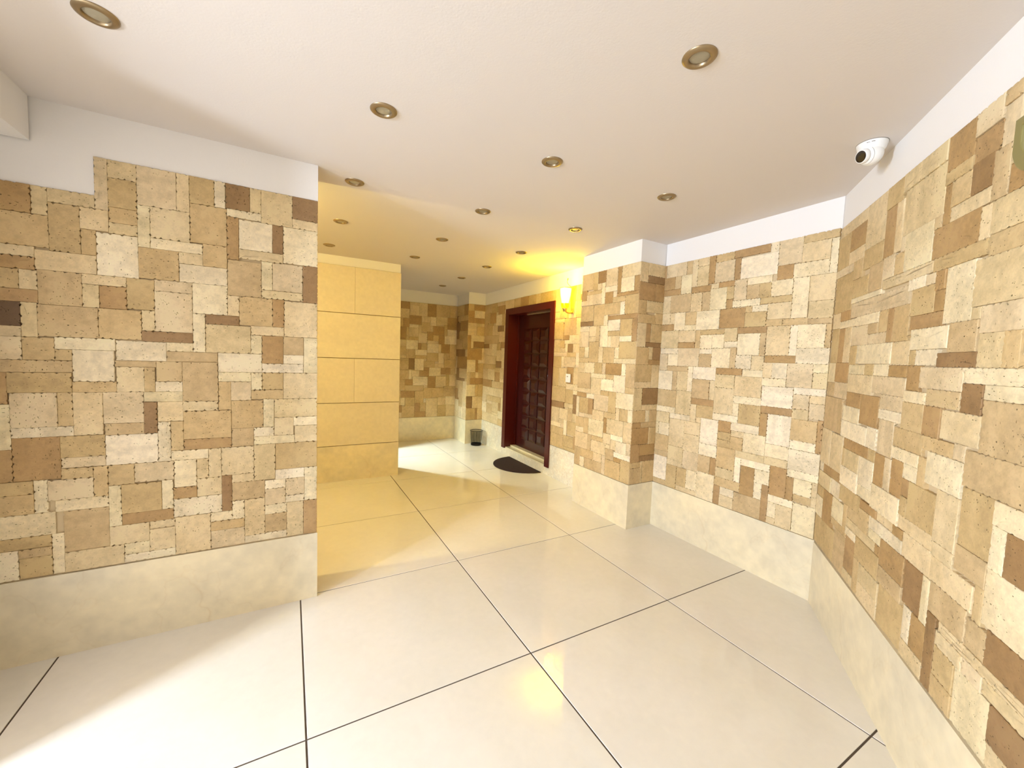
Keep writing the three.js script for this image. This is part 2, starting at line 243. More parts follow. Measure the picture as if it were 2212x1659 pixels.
const STONES_DIAGONAL = { u0: 0, v0: 0.4, list: [
  0,35,331,38,3, 35,41,345,24,2, 0,76,369,13,4, 76,43,337,45,4, 119,30,362,20,3, 119,21,318,44,2, 140,12,318,44,4, 149,61,367,15,4, 152,58,329,38,4, 
  161,40,298,31,5, 210,29,357,25,2, 239,24,350,17,2, 210,29,348,9,3, 240,20,330,20,1, 239,24,367,15,4, 263,14,349,24,4, 219,21,330,18,3, 
  210,9,320,28,2, 219,41,320,10,4, 201,51,298,22,2, 252,10,298,21,4, 262,31,299,20,4, 262,36,286,13,3, 274,19,319,16,2, 260,14,319,30,3, 
  93,31,291,26,3, 145,16,298,18,3, 0,52,280,42,3, 172,26,280,9,6, 211,12,274,14,2, 211,12,259,15,2, 179,32,259,21,3, 179,44,248,11,2, 223,30,249,39,5, 
  253,45,257,29,4, 124,82,289,9,4, 206,56,288,10,3, 54,118,270,16,4, 52,72,286,5,5, 26,28,269,11,2, 26,47,261,8,5, 73,51,260,10,5, 124,18,250,20,3, 
  142,11,240,30,2, 153,26,240,30,3, 102,22,250,10,3, 62,40,240,20,4, 102,40,240,10,4, 24,19,222,39,2, 43,19,222,39,4, 62,18,220,20,3, 80,74,221,19,5, 
  154,30,220,20,4, 184,9,220,12,3, 184,49,232,16,5, 193,29,220,12,5, 233,29,229,20,3, 222,41,219,10,1, 262,36,240,17,4, 263,22,219,21,4, 
  24,38,200,22,2, 62,40,210,10,5, 102,20,210,11,3, 122,31,210,11,5, 153,30,210,10,2, 183,19,200,20,2, 64,58,191,19,4, 122,61,194,16,4, 202,51,203,16,4, 
  253,57,209,10,5, 253,20,190,19,1, 273,39,200,9,5, 214,39,191,12,3, 183,31,191,9,5, 25,39,182,18,4, 141,41,181,13,4, 101,40,162,29,2, 182,31,169,22,3, 
  213,21,169,22,2, 0,58,143,39,3, 273,39,168,32,3, 58,43,160,16,5, 58,64,142,18,6, 141,41,172,9,5, 122,21,142,20,5, 143,28,141,31,4, 171,44,153,16,3, 
  234,39,170,20,4, 215,36,159,10,3, 68,61,131,11,2, 76,35,112,19,4, 111,32,104,27,5, 12,56,90,11,2, 0,32,101,42,4, 32,36,101,41,4, 68,43,92,20,6, 
  24,28,35,37,2, 0,42,72,18,4, 42,29,72,18,5, 71,51,75,17,3, 122,35,83,8,2, 143,19,113,28,2, 162,11,113,28,4, 173,19,113,30,2, 192,21,131,12,5, 
  171,42,143,10,5, 192,12,117,14,2, 143,50,91,22,5, 193,11,102,15,3, 204,36,102,29,3, 224,39,136,23,5, 240,24,100,36,4, 263,49,145,23,3, 
  264,29,108,37,3, 293,30,131,14,5, 293,11,106,25,5, 304,19,106,25,1, 213,11,131,22,3, 0,64,0,35,3, 64,31,0,41,3, 95,25,11,35,2, 120,49,33,21,3, 
  94,29,63,12,3, 123,21,63,20,3, 94,65,54,9,4, 144,58,72,11,5, 193,47,91,11,4, 187,15,83,8,2, 169,40,49,23,2, 202,39,72,19,4, 209,25,39,33,1, 
  234,9,39,33,5, 243,38,52,21,3, 241,43,73,17,4, 284,8,70,22,3, 292,37,73,33,5, 298,34,52,21,1, 173,41,0,35,3, 214,11,13,26,5, 225,19,13,26,2, 
  244,11,0,52,1, 255,21,15,20,3, 255,27,35,10,4, 257,76,45,7,4, 276,31,0,35,5, 307,30,14,22,1, 299,34,36,9,4, 323,47,106,40,4, 312,23,171,15,3, 
  310,16,214,12,3, 298,33,251,15,4, 298,46,266,40,4, 293,30,323,23,4, 323,33,325,21,3, 326,32,214,12,5, 277,23,346,36,5, 300,29,358,24,2, 
  52,23,311,20,3, 329,41,80,12,3, 331,24,226,40,4, 120,13,0,33,3, 332,19,56,24,4, 329,41,372,10,4, 335,35,146,40,4, 133,40,16,17,4, 337,33,0,40,3, 
  52,32,49,23,5, 312,46,186,28,3, 329,41,346,26,3, 344,26,284,22,3, 0,24,199,23,5, 0,24,222,40,3, 0,24,59,13,3, 75,44,317,20,3, 323,47,306,19,4, 
  298,33,226,25,4, 52,41,291,20,3, 351,19,40,40,2, 133,40,0,16,4, 355,15,226,40,4, 0,24,35,24,5, 312,23,146,25,4, 329,41,92,14,4, 169,40,35,14,3, 
  35,40,331,14,4, 64,37,176,15,2, 293,30,306,17,3, 358,12,186,40,4, 0,26,262,18,4, 344,26,266,18,5, 264,28,92,16,3, 0,25,182,17,3, 307,30,0,14,4, 
  124,21,298,20,4, 0,52,322,9,4, 214,30,0,13,4, 111,32,92,12,5, 300,29,346,12,4, 52,43,41,8,3, 255,21,0,15,3, 281,17,52,18,3, 356,14,325,21,3, 
  333,18,40,16,2, 95,25,0,11,4, 285,13,219,21,3, 84,10,49,26,3, 157,30,83,8,4, 241,23,90,10,4, 144,25,63,9,5, 274,19,335,11,4, 95,25,46,8,5, 
  282,17,35,10,4, 129,14,131,11,3, 68,8,112,19,3, 0,12,90,11,5, 251,12,159,11,4, 263,14,373,9,3, 152,9,316,13,4, 198,13,280,8,4, 159,10,54,9,2, 
  201,9,320,9,3, 253,9,249,8,4, 
] };
const STONES_BACK = { u0: 2.0, v0: 0.4, list: [
  97,36,359,23,2, 97,35,328,31,4, 133,31,339,33,4, 164,28,339,43,4, 192,31,339,43,2, 223,48,342,40,3, 271,27,341,41,3, 97,15,300,28,3, 112,20,300,28,2, 
  132,40,310,29,2, 172,10,319,20,4, 182,21,319,20,4, 203,20,309,30,5, 223,40,315,27,4, 263,35,300,41,2, 98,24,258,42,2, 122,9,258,42,3, 
  131,32,269,31,4, 173,30,289,30,3, 163,10,283,27,4, 213,39,279,30,2, 203,10,289,20,4, 264,34,278,22,5, 252,12,278,22,3, 163,30,249,34,4, 
  193,20,259,30,2, 213,20,259,20,3, 233,21,249,29,2, 254,44,250,28,5, 131,32,258,11,3, 97,26,237,21,4, 123,39,228,30,5, 162,11,227,22,2, 
  173,21,227,22,3, 193,40,249,10,4, 194,39,218,31,5, 233,10,219,30,4, 243,30,219,30,2, 99,24,209,28,3, 123,30,198,30,3, 153,40,209,18,5, 
  153,40,197,12,3, 193,40,190,28,3, 233,20,182,37,4, 253,20,196,23,3, 273,25,196,54,3, 97,35,188,10,3, 97,35,159,29,3, 132,20,161,37,1, 
  152,31,158,39,5, 183,38,168,22,3, 221,33,168,14,4, 254,44,168,28,3, 202,41,139,29,5, 243,35,145,23,2, 168,34,139,19,2, 142,26,137,21,4, 
  95,38,128,31,3, 133,9,128,33,5, 97,24,94,34,3, 121,26,108,20,2, 147,50,108,29,5, 197,28,99,40,2, 225,37,105,34,4, 262,12,105,40,3, 274,24,105,40,4, 
  121,63,89,19,3, 107,47,67,22,2, 154,30,49,40,3, 184,29,64,35,3, 213,42,67,32,3, 255,43,69,36,3, 107,15,42,25,5, 122,32,39,28,3, 154,19,19,30,2, 
  173,20,19,30,3, 193,41,0,64,4, 234,28,39,28,4, 262,36,39,30,5, 234,30,0,39,3, 264,34,0,39,4, 112,42,0,39,3, 154,39,0,19,2, 97,15,18,24,2, 
  94,18,0,18,4, 0,46,0,40,4, 46,23,25,15,3, 0,14,65,15,3, 14,33,65,15,4, 47,46,40,40,4, 0,30,97,23,4, 30,33,99,21,3, 0,31,148,12,5, 31,23,120,40,5, 
  0,29,176,24,2, 29,23,180,20,3, 0,46,228,12,3, 46,24,200,40,4, 0,13,240,40,3, 13,18,260,20,4, 31,46,270,10,4, 0,30,280,40,4, 30,46,303,17,4, 
  0,17,332,28,4, 17,33,346,14,4, 50,14,332,28,3, 52,12,180,20,3, 54,29,120,40,2, 31,46,240,30,4, 63,34,80,40,4, 64,33,160,40,4, 64,33,343,17,4, 
  0,46,200,28,4, 46,48,0,25,4, 0,47,40,25,5, 70,27,222,18,4, 30,46,280,23,4, 0,46,360,22,4, 46,51,360,22,5, 0,31,120,28,4, 17,33,320,26,3, 
  76,22,282,16,2, 76,21,321,22,4, 77,20,240,42,4, 0,46,80,17,5, 0,46,160,16,4, 70,29,200,22,3, 93,14,42,38,4, 76,21,298,23,3, 83,12,120,40,2, 
  278,20,145,23,3, 69,28,25,15,4, 46,18,160,20,3, 13,18,240,20,3, 46,17,80,19,2, 50,26,320,12,3, 132,31,300,10,5, 133,31,372,10,4, 99,24,198,11,4, 
  0,17,320,12,4, 183,19,158,10,2, 252,11,300,15,3, 97,10,80,14,4, 184,9,49,15,5, 64,12,332,11,3, 184,13,99,9,4, 221,12,182,8,4, 
] };
const STONES_COLUMN_SIDE = { u0: 0, v0: 0.4, list: [
  0,65,348,34,3, 65,35,346,36,2, 0,12,325,23,1, 12,88,329,17,3, 33,67,295,34,2, 0,33,298,27,1, 0,23,269,29,1, 23,36,269,26,3, 59,41,234,61,3, 
  0,59,234,35,3, 0,83,210,24,1, 12,88,170,40,2, 8,26,137,33,1, 34,66,137,33,3, 8,77,128,9,1, 0,69,99,29,3, 0,27,70,29,2, 27,42,67,32,3, 69,31,59,46,4, 
  0,33,0,61,5, 33,36,39,28,3, 69,31,0,59,4, 33,36,0,39,5, 69,31,105,23,4, 0,12,170,40,4, 83,17,210,24,4, 0,8,148,22,5, 0,27,61,9,2, 0,8,128,20,3, 
  85,15,128,9,3, 
] };
const STONES_COLUMN_FRONT = { u0: 0, v0: 0.4, list: [
  0,21,360,22,3, 21,39,362,20,2, 0,22,338,22,2, 22,30,338,24,5, 52,8,338,24,5, 0,60,321,17,2, 0,31,281,40,4, 31,29,310,11,4, 31,29,281,29,3, 
  12,48,261,20,5, 0,12,238,43,2, 12,9,238,23,4, 21,39,240,21,1, 0,52,200,38,2, 52,8,200,40,4, 0,30,159,41,5, 39,21,189,11,5, 30,9,159,41,2, 
  39,21,160,29,3, 0,12,118,41,4, 12,19,140,19,3, 31,11,140,19,5, 42,18,140,20,3, 12,48,119,21,2, 0,31,79,39,5, 31,11,78,41,3, 42,18,78,41,3, 
  0,22,39,40,1, 22,20,39,39,4, 42,18,38,40,4, 0,33,0,39,3, 33,8,0,39,2, 41,19,0,38,4, 
] };
const STONES_DOOR = { u0: 0, v0: 0.4, list: [
  0,52,354,28,3, 52,40,352,30,3, 99,44,344,26,2, 92,51,370,12,4, 0,42,321,33,3, 42,43,319,33,2, 85,39,312,32,5, 124,30,309,35,3, 0,29,281,40,3, 
  29,34,281,38,3, 63,34,281,31,4, 97,44,291,18,1, 110,44,259,32,4, 0,110,254,27,3, 0,40,240,14,1, 61,34,216,38,5, 95,25,234,20,3, 120,34,240,19,2, 
  0,61,216,24,4, 95,36,200,34,4, 131,23,179,61,5, 15,76,189,27,4, 91,40,179,21,1, 0,78,173,16,3, 0,38,138,35,3, 38,49,138,35,4, 87,35,135,30,2, 
  122,32,146,33,4, 0,67,114,24,2, 67,87,114,21,3, 0,84,88,26,4, 31,102,70,18,3, 0,34,29,34,5, 34,41,29,32,3, 75,42,37,33,4, 0,117,0,29,4, 
  117,37,21,24,5, 133,21,45,43,4, 143,54,355,27,4, 197,39,355,27,3, 236,42,355,27,2, 278,37,355,27,3, 315,22,355,27,4, 337,29,355,27,3, 
  366,40,355,27,3, 406,27,339,43,4, 406,21,310,17,4, 427,26,310,29,3, 446,44,270,39,3, 406,37,261,40,3, 406,40,301,9,4, 490,19,270,39,4, 
  462,26,309,38,4, 488,21,309,38,3, 443,24,259,11,2, 467,40,250,20,5, 431,18,240,19,3, 406,25,230,31,4, 449,18,250,9,5, 462,20,230,20,1, 
  452,10,230,20,5, 482,25,230,20,4, 431,21,230,10,4, 406,54,220,10,4, 460,34,220,10,3, 494,15,196,34,5, 406,34,193,27,3, 440,10,193,27,5, 
  450,44,196,24,4, 406,25,149,44,3, 431,32,149,44,4, 463,26,157,39,2, 489,20,157,39,4, 406,56,112,37,3, 462,29,111,33,3, 458,33,100,11,4, 
  491,18,90,44,1, 406,52,97,15,1, 406,34,61,36,4, 440,33,71,26,4, 473,18,70,30,3, 491,20,70,20,4, 406,42,50,11,5, 406,54,32,18,3, 460,12,35,36,5, 
  472,38,38,32,3, 406,53,0,32,3, 460,39,8,27,3, 510,46,0,40,4, 511,23,65,15,3, 509,16,105,15,3, 525,33,105,15,4, 509,46,120,40,4, 509,30,175,25,4, 
  509,33,219,21,3, 509,31,268,12,5, 509,23,280,40,5, 509,29,336,24,2, 433,23,362,20,3, 456,46,370,12,3, 532,24,280,40,4, 534,13,40,40,3, 
  538,34,345,15,4, 539,33,175,25,2, 507,46,240,28,3, 542,30,212,28,4, 84,46,88,26,4, 511,47,80,25,4, 456,46,347,23,3, 502,46,360,22,5, 547,25,51,29,3, 
  538,34,320,25,5, 117,37,0,21,3, 0,31,63,25,4, 553,19,264,16,4, 509,46,160,15,3, 555,17,137,23,4, 556,16,21,19,3, 556,16,298,22,3, 509,33,200,19,4, 
  130,24,88,26,4, 510,24,40,25,4, 463,46,144,13,5, 558,14,80,40,3, 433,23,339,23,2, 548,24,360,22,3, 87,35,165,14,3, 509,29,320,16,3, 553,19,240,24,3, 
  499,11,8,30,2, 0,15,189,27,4, 117,16,45,25,2, 34,41,61,9,4, 459,51,0,8,3, 542,30,200,12,5, 122,32,135,11,4, 556,16,0,21,5, 75,42,29,8,4, 
  40,21,240,14,4, 555,17,120,17,3, 556,16,280,18,4, 547,25,40,11,2, 453,9,309,30,3, 555,17,160,15,3, 448,12,50,21,4, 406,21,327,12,4, 141,13,291,18,4, 
  491,18,134,10,5, 540,13,268,12,3, 78,9,173,16,3, 97,13,281,10,4, 143,11,344,11,4, 85,14,344,8,4, 440,8,61,10,4, 
] };
// A split-face stone: wavy chipped outline, bevelled arris, slightly uneven face
function stoneGeometry(w, h, seed, step) {
  const r = rng(seed), g = 0.0, proud = 0.0035 + (r() - 0.5) * 0.006, back = -0.018, pts = [];
  const side = (L, f) => {                                           // a run of small chipped-out dents along one edge
    const n = Math.max(1, Math.round(L / (step * (0.85 + 0.4 * r())))), deep = r() < 0.3 ? 0.0015 : 0.003 + 0.0035 * r(), half = Math.min(0.0075, L / n * 0.25);
    f(0, 0.0006 + 0.001 * r());
    for (let i = 0; i < n; i++) {
      const c = (i + 0.3 + 0.4 * r()) * L / n, k = r() < 0.25 ? 0.2 : 0.5 + 0.7 * r();
      f(c - half, 0.0002); f(c + (r() - 0.5) * 0.003, deep * k); f(c + half, 0.0002);
    }
  };
  side(w, (t, o) => pts.push([t, o])); side(h, (t, o) => pts.push([w - o, t]));
  side(w, (t, o) => pts.push([w - t, h - o])); side(h, (t, o) => pts.push([o, h - t]));
  for (const p of pts) { p[0] = Math.max(g, Math.min(w - g, p[0])); p[1] = Math.max(g, Math.min(h - g, p[1])); }
  const N = pts.length, pos = [], uv = [], ou = r() * 7, ov = r() * 7, turned = r() < 0.35, tilt = (r() - 0.5) * 0.02, tilt2 = (r() - 0.5) * 0.02;
  const b = Math.min(0.002, w * 0.2, h * 0.2);
  const ring = (ins, z) => pts.map((p) => { const cx = p[0] - w / 2, cy = p[1] - h / 2, kx = 1 - (2 * ins) / w, ky = 1 - (2 * ins) / h; return [w / 2 + cx * kx, h / 2 + cy * ky, z]; });
  const A = ring(0, back), B = ring(0, proud - 0.0012 - r() * 0.001), C = ring(b, 0), D = ring(Math.min(w, h) * 0.22, 0);
  for (const q of [C, D]) for (const p of q) p[2] = proud + tilt * (p[0] - w / 2) + tilt2 * (p[1] - h / 2) + (q === D ? 0.0008 : -0.0004 + (r() - 0.5) * 0.0005);
  const c = [w / 2, h / 2, proud + 0.0008];
  const put = (p) => { pos.push(p[0], p[1], p[2]); const z = p[2] * 0.7; uv.push(...(turned ? [p[1] + ou + z, p[0] + ov] : [p[0] + ou, p[1] + ov + z])); };
  const tri = (a, e, f) => { put(a); put(e); put(f); };
  for (let i = 0; i < N; i++) {
    const j = (i + 1) % N;
    for (const [P, Q] of [[A, B], [B, C], [C, D]]) { tri(P[i], P[j], Q[j]); tri(P[i], Q[j], Q[i]); }
    tri(D[i], D[j], c);
  }
  const geo = new THREE.BufferGeometry();
  geo.setAttribute('position', new THREE.Float32BufferAttribute(pos, 3)); geo.setAttribute('uv', new THREE.Float32BufferAttribute(uv, 2));
  geo.computeVertexNormals();
  return geo;
}
let stoneSeed = 1000;
function layStones(parent, S, x, d, turn, step) {                    // (x, d): where u = 0 lies, relative to the parent
  const L = S.list, ux = Math.cos(turn), ud = Math.sin(turn);
  for (let i = 0; i < L.length; i += 5) {
    const u = S.u0 + L[i] * 0.005, w = L[i + 1] * 0.005, v = S.v0 + L[i + 2] * 0.005, h = L[i + 3] * 0.005, r = rng(stoneSeed * 7 + 3);
    const m = part(i ? `stone_${String(i / 5).padStart(3, '0')}` : 'stone', stoneGeometry(w, h, stoneSeed++, step), STONE[L[i + 4]][Math.floor(r() * 4)], parent);
    m.position.set(x + u * ux, v, -(d + u * ud)); m.rotation.y = turn;
  }
}
const RT = -Math.PI / 2, DIAG = Math.atan2(-0.616, -0.788);
const slab = (u0, u1, y0, y1, z0, z1) => { const g = new THREE.BoxGeometry(u1 - u0, y1 - y0, z1 - z0); g.translate((u0 + u1) / 2, (y0 + y1) / 2, (z0 + z1) / 2); return metreUV(g); };
function turned(geo, x, d, turn) { geo.rotateY(turn); geo.translate(x, 0, -d); return geo; }
const CEIL = 2.5, BAND = 2.312, FOOT = 0.4;

// near left wall
{
  const w = tag(base('wall_left', 0, 0, 1.965), 'near travertine patchwork wall with a stepped white painted top and a free right edge', 'wall', null, 'structure');
  part('masonry_core', slab(-0.32, 1.084, 0, CEIL, -0.24, -0.010), M.mortar, w);
  part('painted_band', mergeGeometries([slab(-0.32, 1.086, BAND - 0.006, CEIL, -0.02, -0.004), slab(-0.32, 0.174, 2.135, BAND - 0.006, -0.02, -0.004)]), M.paint, w);
  layStones(w, STONES_LEFT, 0, 0, 0, 0.03);
  const b = tag(base('baseboard_left', 0, 0, 1.965), 'tall cream marble skirting slab under the near travertine wall', 'skirting', null, 'structure');
  part('marble_slab', slab(-0.32, 1.088, 0, FOOT - 0.007, -0.03, 0.003), M.marble, b);
}
// right wall, facing the daylight
{
  const w = tag(base('wall_right', 3.822, 0, 1.876), 'bright travertine patchwork wall between the square pillar and the slanting wall', 'wall', null, 'structure');
  part('masonry_core', turned(slab(0, 1.5, 0, CEIL, -0.25, -0.010), 0, 0, RT), M.mortar, w);
  part('painted_band', turned(slab(0, 1.28, BAND, CEIL, -0.02, -0.004), 0, 0, RT), M.paint, w);
  layStones(w, STONES_RIGHT, 0, 0, RT, 0.03);
  const b = tag(base('baseboard_right', 3.822, 0, 1.876), 'cream marble skirting slab under the bright wall beside the square pillar', 'skirting', null, 'structure');
  part('marble_slab', turned(slab(0, 1.285, 0, FOOT - 0.004, -0.03, 0.003), 0, 0, RT), M.marble, b);
}
// pillar
{
  const w = tag(base('pillar', 3.522, 0, 1.876), 'square travertine clad pillar projecting beside the lit wall lantern', 'pillar', null, 'structure');
  part('masonry_core', metreUV(box(0.010, 0.3, 0, CEIL, 0.010, 0.764)), M.mortar, w);
  part('painted_band', metreUV(box(0.004, 0.32, BAND, CEIL, 0.004, 0.764)), M.paint, w);
  layStones(w, STONES_PILLAR_FRONT, 0, 0.764, RT, 0.03);
  const n0 = w.children.length; layStones(w, STONES_PILLAR_SIDE, 0, 0, 0, 0.03);
  w.children.slice(n0).forEach((m, i) => { m.name = `stone_${String(i + 108).padStart(3, '0')}`; });
  const b = tag(base('baseboard_pillar', 3.522, 0, 1.876), 'cream marble skirting wrapped round the foot of the square pillar', 'skirting', null, 'structure');
  part('marble_slab', metreUV(box(-0.003, 0.03, 0, FOOT - 0.004, -0.003, 0.764)), M.marble, b);
  part('marble_slab_001', metreUV(box(0.0305, 0.3, 0, FOOT - 0.004, -0.003, 0.03)), M.marble, b);
}
// slanting wall on the far right
{
  const w = tag(base('wall_diagonal', 3.829, 0, 0.6), 'slanting travertine patchwork wall under the white security camera', 'wall', null, 'structure');
  part('masonry_core', turned(slab(-0.2, 2.4, 0, CEIL, -0.25, -0.010), 0, 0, DIAG), M.mortar, w);
  part('painted_band', turned(slab(0, 2.3, BAND - 0.004, CEIL, -0.02, -0.004), 0, 0, DIAG), M.paint, w);
  layStones(w, STONES_DIAGONAL, 0, 0, DIAG, 0.03);
  const b = tag(base('baseboard_diagonal', 3.829, 0, 0.6), 'cream marble skirting slab running towards the viewer under the slanting wall', 'skirting', null, 'structure');
  part('marble_slab', turned(slab(-0.02, 2.3, 0, FOOT - 0.011, -0.03, 0.003), 0, 0, DIAG), M.marble, b);
}
// door wall
{
  const w = tag(base('wall_door', 3.788, 0, 5.5), 'travertine patchwork wall round the dark panelled door at the back', 'wall', null, 'structure');
  const c = [slab(0, 0.79, 0, CEIL, -0.3, -0.010), slab(2.01, 3.0, 0, CEIL, -0.3, -0.010), slab(0.79, 2.01, 2.12, CEIL, -0.3, -0.010)];
  part('masonry_core', turned(mergeGeometries(c), 0, 0, RT), M.mortar, w);
  part('painted_band', turned(slab(0, 2.86, BAND, CEIL, -0.02, -0.004), 0, 0, RT), M.paint, w);
  layStones(w, STONES_DOOR, 0, 0, RT, 0.045);
  const b = tag(base('baseboard_door', 3.788, 0, 5.5), 'pale veined marble skirting on both sides of the dark door', 'skirting', null, 'structure');
  part('marble_slab', turned(slab(0, 0.79, 0, FOOT - 0.004, -0.03, 0.003), 0, 0, RT), M.veinmarble, b);
  part('marble_slab_001', turned(slab(2.01, 2.86, 0, FOOT - 0.004, -0.03, 0.003), 0, 0, RT), M.veinmarble, b);
  part('marble_slab_002', turned(slab(0.79, 2.01, 0, 0.1, -0.03, 0.003), 0, 0, RT), M.veinmarble, b);
}
// back wall
{
  const w = tag(base('wall_back', 0, 0, 6.0), 'far travertine patchwork wall at the end of the hall', 'wall', null, 'structure');
  part('masonry_core', slab(1.4, 3.8, 0, CEIL, -0.25, -0.010), M.mortar, w);
  part('painted_band', slab(1.4, 3.5, BAND, CEIL, -0.02, -0.004), M.paint, w);
  layStones(w, STONES_BACK, 0, 0, 0, 0.045);
  const b = tag(base('baseboard_back', 0, 0, 6.0), 'shaded marble skirting slab under the far wall', 'skirting', null, 'structure');
  part('marble_slab', slab(1.4, 3.49, 0, FOOT - 0.004, -0.03, 0.003), M.marble, b);
}
// corner column
{
  const w = tag(base('column', 3.49, 0, 5.5), 'slim travertine clad column in the far corner behind the waste bin', 'pillar', null, 'structure');
  part('masonry_core', metreUV(box(0.010, 0.32, 0, CEIL, 0.010, 0.5)), M.mortar, w);
  part('painted_band', metreUV(box(0.004, 0.32, BAND, CEIL, 0.004, 0.5)), M.paint, w);
  layStones(w, STONES_COLUMN_SIDE, 0, 0.5, RT, 0.045);
  const n0 = w.children.length; layStones(w, STONES_COLUMN_FRONT, 0, 0, 0, 0.045);
  w.children.slice(n0).forEach((m, i) => { m.name = `stone_${String(i + 30).padStart(3, '0')}`; });
  const b = tag(base('baseboard_column', 3.49, 0, 5.5), 'marble skirting round the foot of the slim corner column', 'skirting', null, 'structure');
  part('marble_slab', metreUV(box(-0.003, 0.03, 0, FOOT - 0.004, -0.003, 0.5)), M.marble, b);
  part('marble_slab_001', metreUV(box(0.0305, 0.3, 0, FOOT - 0.004, -0.003, 0.03)), M.marble, b);
}
// smooth limestone block wall in the middle distance
{
  const w = tag(base('wall_center', 0, 0, 4.2), 'smooth beige limestone tiled block wall behind the near wall', 'wall', null, 'structure');
  part('masonry_core', metreUV(box(-0.8, 2.075, 0, CEIL, 0.012, 0.42)), M.joint, w);
  part('painted_band', metreUV(box(-0.8, 2.081, 2.402, CEIL, 0.004, 0.42)), M.paint, w);
  const ys = [0.408, 0.89, 1.392, 1.888, 2.402];
  let k = 0;
  for (let r = 0; r < 4; r++) {
    const xs = r % 2 ? [-0.42, 0.58, 1.58, 2.085] : [0.08, 1.08, 2.085];
    for (let i = 0; i + 1 < xs.length; i++) {
      const g = new RoundedBoxGeometry(xs[i + 1] - xs[i] - 0.0012, ys[r + 1] - ys[r] - 0.006, 0.03, 1, 0.002);
      g.translate((xs[i] + xs[i + 1]) / 2, (ys[r] + ys[r + 1]) / 2, -0.0055);
      part(k ? `tile_${String(k).padStart(3, '0')}` : 'tile', metreUV(g), M.limestone, w); k++;
    }
  }
  const b = tag(base('baseboard_center', 0, 0, 4.2), 'beige marble skirting slab under the smooth limestone block wall', 'skirting', null, 'structure');
  part('marble_slab', metreUV(box(-0.8, 2.087, 0, 0.404, -0.003, 0.03)), M.marble, b);
}
// floor: one-metre polished tiles with dark joints
{
  const f = tag(base('floor', 0, 0, 0), 'glossy cream floor of large square tiles with thin dark joints', 'floor', null, 'structure');
  part('screed', box(-2.9, 4.3, -0.12, -0.0025, -2.8, 6.3), M.grout, f);
  const s = 0.993, b = 0.0012, sh = new THREE.Shape([[b, b], [s - b, b], [s - b, s - b], [b, s - b]].map((p) => new THREE.Vector2(...p)));
  const g0 = new THREE.ExtrudeGeometry(sh, { depth: 0.02, bevelEnabled: true, bevelThickness: b, bevelSize: b, bevelSegments: 1 });
  g0.rotateX(-Math.PI / 2); g0.translate(0.0035, -0.02 - b, -0.0035);
  const g = metreUV(g0);
  let k = 0;
  for (let x = -3; x < 4; x++) for (let d = -3; d < 6; d++) { const m = part(k ? `tile_${String(k).padStart(3, '0')}` : 'tile', g, M.tile, f); m.position.set(x, 0, -d); k++; }
}
// ceiling, beam and the unseen shell
tag(part('ceiling', metreUV(box(-2.9, 4.3, CEIL, CEIL + 0.15, -2.8, 6.3)), M.ceiling, scene), 'flat white painted ceiling dotted with recessed spotlights', 'ceiling', null, 'structure');
tag(part('trim_1', metreUV(box(-0.45, -0.02, 2.318, CEIL + 0.01, -2.5, 1.962)), M.paint, scene), 'white painted beam over the entrance beside the near wall', 'beam', null, 'structure');
for (const [name, b, label] of [
  ['wall_jamb', [-0.45, -0.3, 0, 2.33, 1.17, 2.2], 'plain stone jamb of the entrance'],
  ['wall_vestibule', [-2.65, -0.45, 0, CEIL, 1.17, 1.32], 'plain stone clad far wall of the entrance vestibule'],
  ['wall_vestibule_near', [-2.65, -0.45, 0, CEIL, -1.2, -1.05], 'plain stone clad near wall of the entrance vestibule'],
  ['wall_side', [-0.45, -0.3, 0, CEIL, -2.6, -1.05], 'plain stone clad wall beside the entrance'],
  ['wall_rear', [-0.45, 2.2, 0, CEIL, -2.65, -2.5], 'plain stone clad wall behind the viewer'],
  ['wall_rear_side', [2.02, 2.2, 0, CEIL, -2.6, -0.8], 'plain stone clad wall behind the slanting wall'],
  ['wall_passage', [-0.95, -0.8, 0, CEIL, 2.2, 4.62], 'plain stone clad end wall of the side passage'],
  ['wall_passage_near', [-0.95, -0.3, 0, CEIL, 2.05, 2.2], 'plain stone clad wall of the side passage'],
  ['wall_niche_end', [1.3, 1.45, 0, 1.1, 4.62, 6.0], 'plain stone clad end wall of the back niche'],
]) tag(part(name, metreUV(box(...b)), M.shell, scene), label, 'wall', null, 'structure');
function pierced(name, label, x0, x1, d0, d1, h0, h1, e0, e1) {      // a wall across x with one opening
  const g = [box(x0, x1, 0, CEIL, d0, e0), box(x0, x1, 0, CEIL, e1, d1), box(x0, x1, h1, CEIL, e0, e1)];
  if (h0 > 0) g.push(box(x0, x1, 0, h0, e0, e1));
  return tag(part(name, metreUV(mergeGeometries(g)), M.shell, scene), label, 'wall', null, 'structure');
}
const FE = FIT.entrance, FS = FIT.slot;
pierced('wall_entrance', 'plain stone clad wall round the entrance glazing', -2.65, -2.5, -1.2, 1.32, FE.y - FE.h / 2, FE.y + FE.h / 2, FE.d - FE.w / 2, FE.d + FE.w / 2);
pierced('wall_niche', 'plain stone clad wall round the back slot window', 1.35, 1.5, 4.6, 6.0, FS.y - FS.h / 2, FS.y + FS.h / 2, FS.d - FS.w / 2, FS.d + FS.w / 2);
pierced('wall_niche_opening', 'plain stone clad wall with a low opening to the back niche', 1.92, 2.0, 4.6, 6.0, 0, 1.15, 4.64, 5.425);
for (const [n, f, m, label] of [[1, FE, M.pane, 'tall frosted entrance pane full of daylight'], [2, FS, M.slotpane, 'narrow frosted slot window full of daylight']]) {
  const w = tag(base(`window_${n}`, f.x, f.y - f.h / 2, f.d), label, 'window', null, 'structure');
  part('pane', new THREE.BoxGeometry(0.012, f.h, f.w).translate(-0.006, f.h / 2, 0), m, w);
}

